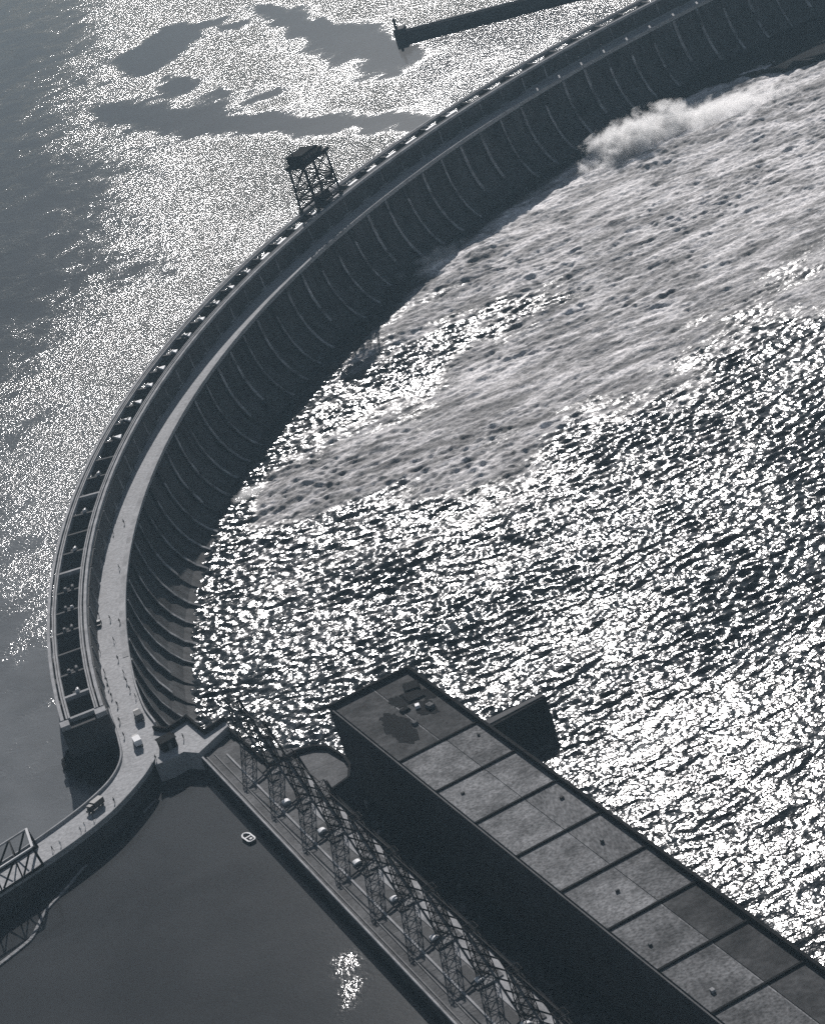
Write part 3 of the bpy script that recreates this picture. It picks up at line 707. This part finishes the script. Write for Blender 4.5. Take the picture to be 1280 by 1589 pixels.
# ------------------------------------------------------------------ lift bridge truss over the road at the lock
lb = thing('truss_bridge', 'pale steel truss bridge arching over the road at the lock', 'bridge')
A0, A1 = Vector((-623.6, -66.4, ZR)), Vector((-668, -86.3, ZR))     # near side chord line
B0, B1 = Vector((-624.0, -54.4, ZR)), Vector((-669, -74.5, ZR))     # far side
Ht = 6.8; nb = 7
for (P0, P1, nm) in ((A0, A1, 'near'), (B0, B1, 'far')):
    up = Vector((0, 0, Ht)); d_ = (P1-P0)/nb; t0 = P0+d_*.14+up
    tr = MB().bar(t0, P1+up, .55, .5).build('top_chord', 'pale_paint' if nm == 'near' else 'pale_concrete', lb)
    MB().bar(P0+Vector((0, 0, .4)), P1+Vector((0, 0, .4)), .7, .8).build('bottom_chord', 'steel', lb)
    MB().bar(P0, t0, .6).build('end_post', 'steel', lb)
    for i in range(1, nb):
        MB().bar(P0+d_*i, P0+d_*i+up, .42).build('vertical', 'steel', lb)
    for i in range(nb):
        a, c = (P0+d_*i, P0+d_*(i+1)+up) if i % 2 == 0 else (P0+d_*(i+1), P0+d_*i+up)
        if i: MB().bar(a, c, .42).build('diagonal', 'steel', lb)
        else: MB().bar(P0+d_*1, t0+d_*.1, .42).build('diagonal', 'steel', lb)
ta, tb = A0+(A1-A0)/nb*.14+Vector((0, 0, Ht)), B0+(B1-B0)/nb*.14+Vector((0, 0, Ht))
MB().bar(ta, tb, .7, .6).build('portal_beam', 'pale_paint', lb)
for i in range(1, nb):
    u = Vector((0, 0, Ht)); MB().bar(A0+(A1-A0)/nb*i+u, B0+(B1-B0)/nb*i+u, .35).build('cross_strut', 'steel', lb)

# ------------------------------------------------------------------ floating boom, boat
def boom(pts, label, wide):
    bo = thing('floating_boom', label, 'boom')
    P = smooth_poly(pts, 3)
    for i, (a, c) in enumerate(zip(P[:-1], P[1:])):
        a, c = Vector(a), Vector(c); dd = c-a; mid = (a+c)/2; w_ = wide[0]+(wide[1]-wide[0])*i/len(P)
        MB().box((mid.x, mid.y, ZL+.15), (dd.length-.15, w_, .5), math.atan2(dd.y, dd.x)).build('pontoon', 'wood', bo)
boom([(-612.5, -64.5), (-614.5, -66.2), (-620.3, -73.7), (-626.4, -80.3), (-629.4, -86.3), (-631.9, -91.7), (-634.4, -94.2), (-641.9, -99.1), (-655, -107)], 'long bent pale floating boom trailing across the calm forebay', (.5, 1.5))
boom([(-592.9, -47.3), (-588.2, -42.5)], 'short straight pale floating boom in the shade of the road wall', (.4, .4))
bt = thing('barge', 'small pale round-ended workboat moored against the dark intake wall', 'boat', (-568.0, -85.6, ZL), R(106))
hull = [(-2.9, -.7), (-2.2, -1.15), (1.4, -1.2), (2.6, -.75), (3.1, 0), (2.6, .75), (1.4, 1.2), (-2.2, 1.15), (-2.9, .7)]
m = MB(); m.prism(hull, -.2, .55); m.build('hull', 'tar', bt)
for a, c in zip(hull, hull[1:]+hull[:1]): MB().bar((a[0]*.97, a[1]*.95, .68), (c[0]*.97, c[1]*.95, .68), .42, .25).build('gunwale', 'white_paint', bt)
MB().box((.3, 0, .62), (.5, 2.0, .12)).build('seat', 'white_paint', bt)
MB().box((-1.9, 0, .7), (.9, .8, .7)).build('engine_box', 'pale_paint', bt)

# ------------------------------------------------------------------ vehicles
def truck(label, loc, rz, body, cabm, group=None):
    t = thing('truck', label, 'truck', loc, rz, group)
    MB().box((0, 0, .75), (5.4, 1.5, .3)).build('chassis', 'black_paint', t)
    MB().box((-.9, 0, 1.75), (3.7, 2.2, 1.7)).build('cargo_body', body, t)
    c = MB().box((1.85, 0, 1.55), (1.5, 1.9, 1.5), top=.88).build('cab', cabm, t)
    MB().box((2.56, 0, 1.8), (.12, 1.5, .6)).build('windscreen', 'glass', c)
    MB().box((2.95, 0, 1.05), (.8, 1.3, .7)).build('bonnet', cabm, t)
    for x_ in (-1.8, 2.2):
        for y_ in (-.95, .95): MB().cyl((x_, y_-.13, .42), (x_, y_+.13, .42), .42, n=14).build('wheel', 'rubber', t)
    for y_ in (-.5, .5): MB().cyl((3.34, y_, 1.1), (3.42, y_, 1.1), .12, n=8).build('headlight', 'pale_paint', t)
    return t
def car(label, loc, rz, body, group=None):
    t = thing('car', label, 'car', loc, rz, group)
    m = MB()
    sec = [(-2.1, .45, .75), (-2.0, .95, .8), (-1.3, 1.05, .8), (-1.1, 1.6, .66), (.35, 1.6, .66), (.7, 1.08, .78), (2.0, .95, .7), (2.15, .45, .65)]
    for x_, z_, w_ in sec: m.v += [(x_, -w_, z_), (x_, w_, z_), (x_, w_, .4), (x_, -w_, .4)]
    for i in range(len(sec)-1):
        for j in range(4): k = (j+1) % 4; m.f.append((4*i+j, 4*i+k, 4*i+4+k, 4*i+4+j))
    m.f += [(3, 2, 1, 0), (28, 29, 30, 31)]; m.build('body', body, t)
    MB().box((.56, 0, 1.36), (.1, 1.25, .36)).build('windscreen', 'glass', t)
    for x_ in (-1.35, 1.35):
        for y_ in (-.75, .75): MB().cyl((x_, y_-.1, .33), (x_, y_+.1, .33), .33, n=12).build('wheel', 'rubber', t)
    for y_ in (-.55, .55): MB().cyl((2.12, y_, .75), (2.2, y_, .75), .11, n=8).build('headlight', 'pale_paint', t)
    return t
truck('truck with a tall white box body on the road just past the dam', (-587.6, -16.0, ZR), R(95), 'white_paint', 'black_paint')
truck('dark truck near the river parapet at the start of the dam', (-584.6, .6, ZR), R(96), 'grey_steel', 'black_paint')
truck('black truck by the lake edge where the road slants down to the lock', (-604.9, -45.6, ZR), R(215), 'black_paint', 'black_paint')
car('small dark car on the dam road beside the fifth pier', (-586.5, 79.5, ZR), R(262), 'black_paint')
# kiosk on the platform
ks_ = thing('kiosk', 'dark flat-topped kiosk on the paved corner beside the road', 'kiosk', (-579.5, -25.4, ZR), R(14))
MB().box((0, 0, 1.5), (4.6, 4.2, 3.0)).build('wall', 'tar', ks_); MB().box((0, 0, 3.12), (5.2, 4.8, .25)).build('roof', 'tar', ks_)
MB().box((0, -2.13, 1.1), (1.0, .1, 2.1)).build('door', 'grey_steel', ks_)
strip((-583.6, -33.6), (-576.3, -31.4), ZR, ZR+1.0, .25).build('parapet_rail', 'pale_concrete', ks_).name = 'railing'

# ------------------------------------------------------------------ people on the road
def person_mesh(stride, bend):
    me = bpy.data.meshes.new('body')
    V = [(0, 0, .95), (0, 0, 1.2), (0, 0, 1.42), (0, 0, 1.52), (.02, 0, 1.62), (.02, 0, 1.74),
         (0, .1, .9), (stride, .1, .5), (stride*1.2-.05, .1, .08), (stride*1.2+.1, .1, .04),
         (0, -.1, .9), (-stride*.6, -.1, .5), (-stride*1.5, -.1, .1), (-stride*1.5+.14, -.1, .04),
         (0, .2, 1.4), (-bend, .26, 1.14), (bend*.6, .26, .9), (0, -.2, 1.4), (bend, -.26, 1.14), (bend*1.6, -.25, .92)]
    Eg = [(0, 1), (1, 2), (2, 3), (3, 4), (4, 5), (0, 6), (6, 7), (7, 8), (8, 9), (0, 10), (10, 11), (11, 12), (12, 13), (2, 14), (14, 15), (15, 16), (2, 17), (17, 18), (18, 19)]
    rad_ = [.15, .14, .16, .06, .1, .09, .1, .07, .05, .04, .1, .07, .05, .04, .07, .05, .035, .07, .05, .035]
    me.from_pydata(V, Eg, []); o = bpy.data.objects.new('tmp', me); COL.objects.link(o)
    mod = o.modifiers.new('s', 'SKIN')
    for i, r_ in enumerate(rad_):
        sv = me.skin_vertices[0].data[i]; sv.radius = (r_, r_); sv.use_root = (i == 0)
    o.modifiers.new('sub', 'SUBSURF').levels = 1
    bpy.context.view_layer.update()
    ev = o.evaluated_get(bpy.context.evaluated_depsgraph_get()); out = bpy.data.meshes.new_from_object(ev)
    bpy.data.objects.remove(o); out.materials.clear(); return out
pm = [person_mesh(.22, .12), person_mesh(.05, .04)]
pm_dark = []
for me in pm: me.materials.append(M['cloth_dark'])
pm_pale = [me.copy() for me in pm]
for me in pm_pale: me.materials.clear(); me.materials.append(M['cloth_pale'])
hat = MB(); hat.cyl((.02, 0, 1.72), (.02, 0, 1.74), .17, n=10); hat.cyl((.02, 0, 1.74), (.02, 0, 1.84), .11, .1, n=10); hat_me = hat.mesh('cap', 'cloth_dark')
folk = [(-585.6, 86.5), (-577.6, 131), (-584.6, 47), (-584.4, 35), (-584.5, 28.5), (-573.5, 119), (-579.9, 74.6), (-590.2, 34.4), (-590.4, 22), (-557.6, 197), (-554.6, 205.5), (-566, 157.8),
        (-590.4, 29.5), (-590.0, 41), (-589.2, 58), (-589.6, 14.5), (-590.6, 3), (-584.4, 22), (-590.8, -8), (-609.5, -54.6), (-611, -56), (-606.5, -52), (-617.5, -59.5), (-620, -60.6), (-599.5, -46.5), (-584.2, -30.5),
        (-583.8, 62), (-582.5, 80), (-571, 152), (-576.8, -20.5), (-574.5, -24), (-583.5, 15)]
folk.sort(key=lambda p: p[1])
pale_at = {(-609.5, -54.6), (-611, -56), (-617.5, -59.5)}
for i, (x, y) in enumerate(folk):
    pale = (x, y) in pale_at; st = i % 2
    lab = 'pedestrian in %s clothes %s, %s from the lock' % ('pale' if pale else 'dark', 'on the road down to the lock' if y < -40 else ('on the paved corner' if y < -15 else 'on the sunlit dam road'), ORD[i])
    t = thing('person', lab, 'person', (x, y, ZR), random.uniform(0, 6.28), 'pedestrians in %s clothes %s' % ('pale' if pale else 'dark', 'by the lock' if y < -40 else ('on the paved corner' if y < -15 else 'on the dam road')))
    link('body', (pm_pale if pale else pm)[st], t); link('cap', hat_me, t)
    t.scale = (1.05,)*3
# ------------------------------------------------------------------ lock approach jetty far out on the lake
jt = thing('jetty', 'long dark concrete jetty reaching out into the glittering lake', 'jetty')
A, Bv = Vector((-319.5, 716.5)), Vector((-208, 668)); dd = Bv-A
MB().box(((A.x+Bv.x)/2, (A.y+Bv.y)/2, -15), (dd.length, 5.0, 11), math.atan2(dd.y, dd.x)).build('wall', 'dark_concrete', jt)
MB().box((A.x+.5, A.y, -13.5), (6, 8, 12.5), math.atan2(dd.y, dd.x)).build('pier_head', 'dark_concrete', jt)
m = MB(); m.cyl((A.x-1, A.y+1, -8), (A.x-1, A.y+1, -1.5), .9, .7, n=10); m.build('beacon', 'steel', jt)
MB().box(((A.x+Bv.x)/2-3*.4, (A.y+Bv.y)/2, -9.2), (dd.length-3, 1.0, .8), math.atan2(dd.y, dd.x)).build('parapet', 'concrete', jt)

# ------------------------------------------------------------------ spray thrown up where the spill meets the pool
def spray(name, label, c, size, rz, dens, seed):
    bm = bmesh.new(); bmesh.ops.create_icosphere(bm, subdivisions=3, radius=1)
    me = bpy.data.meshes.new(name); bm.to_mesh(me); bm.free()
    o = link(name, me, loc=c, rz=rz); o.scale = size
    m = bpy.data.materials.new(name); m.use_nodes = True; n, l = m.node_tree.nodes, m.node_tree.links
    n.remove(n['Principled BSDF']); v = n.new('ShaderNodeVolumePrincipled'); v.inputs['Color'].default_value = (.99, .99, .99, 1); v.inputs['Anisotropy'].default_value = .45
    tc = n.new('ShaderNodeTexCoord'); ln = n.new('ShaderNodeVectorMath'); ln.operation = 'LENGTH'; l.new(tc.outputs['Object'], ln.inputs[0])
    ps = n.new('ShaderNodeNewGeometry').outputs['Position']
    nz = noise(n, l, ps, .10+seed*.01, 5, .65, .6)
    fall = math_(n, l, 'SUBTRACT', 1.0, ln.outputs['Value'])
    d = math_(n, l, 'ADD', math_(n, l, 'MULTIPLY', fall, .9), math_(n, l, 'MULTIPLY', math_(n, l, 'SUBTRACT', nz, .5), 1.9))
    d = maprange(n, l, d, .18, .55, 0, dens); l.new(d, v.inputs['Density']); l.new(v.outputs[0], n['Material Output'].inputs['Volume'])
    me.materials.append(m); tag(o, label, 'spray', kind='stuff'); return o
spray('spray_cloud', 'white cloud of spray thrown up against the dark dam face', (-270, 464, ZT+1.5), (42, 19, 15), R(22), .4, 1)
spray('spray_cloud', 'thin mist drifting off the spray cloud towards the far bank', (-232, 462, ZT+1.0), (58, 26, 7), R(-4), .16, 2)
spray('spray_cloud', 'low white boil of spray along the edge of the dam shadow', (-392, 402, ZT+.5), (30, 12, 6), R(35), .22, 4)
spray('spray_cloud', 'low puff of spray at the near end of the foaming water', (-516, 219, ZT+.5), (9, 6, 3.5), R(25), .3, 3)
# ------------------------------------------------------------------ thin summer haze over the whole valley
hz = MB(); hz.box((-300, 300, 150), (5200, 5200, 422)); hm_ = bpy.data.materials.new('haze'); hm_.use_nodes = True
n, l = hm_.node_tree.nodes, hm_.node_tree.links; n.remove(n['Principled BSDF'])
v = n.new('ShaderNodeVolumePrincipled'); v.inputs['Color'].default_value = (.58, .83, 1.0, 1); v.inputs['Density'].default_value = HAZE; v.inputs['Anisotropy'].default_value = 0.0
l.new(v.outputs[0], n['Material Output'].inputs['Volume'])
tag(hz.build('haze', hm_), kind='stuff')
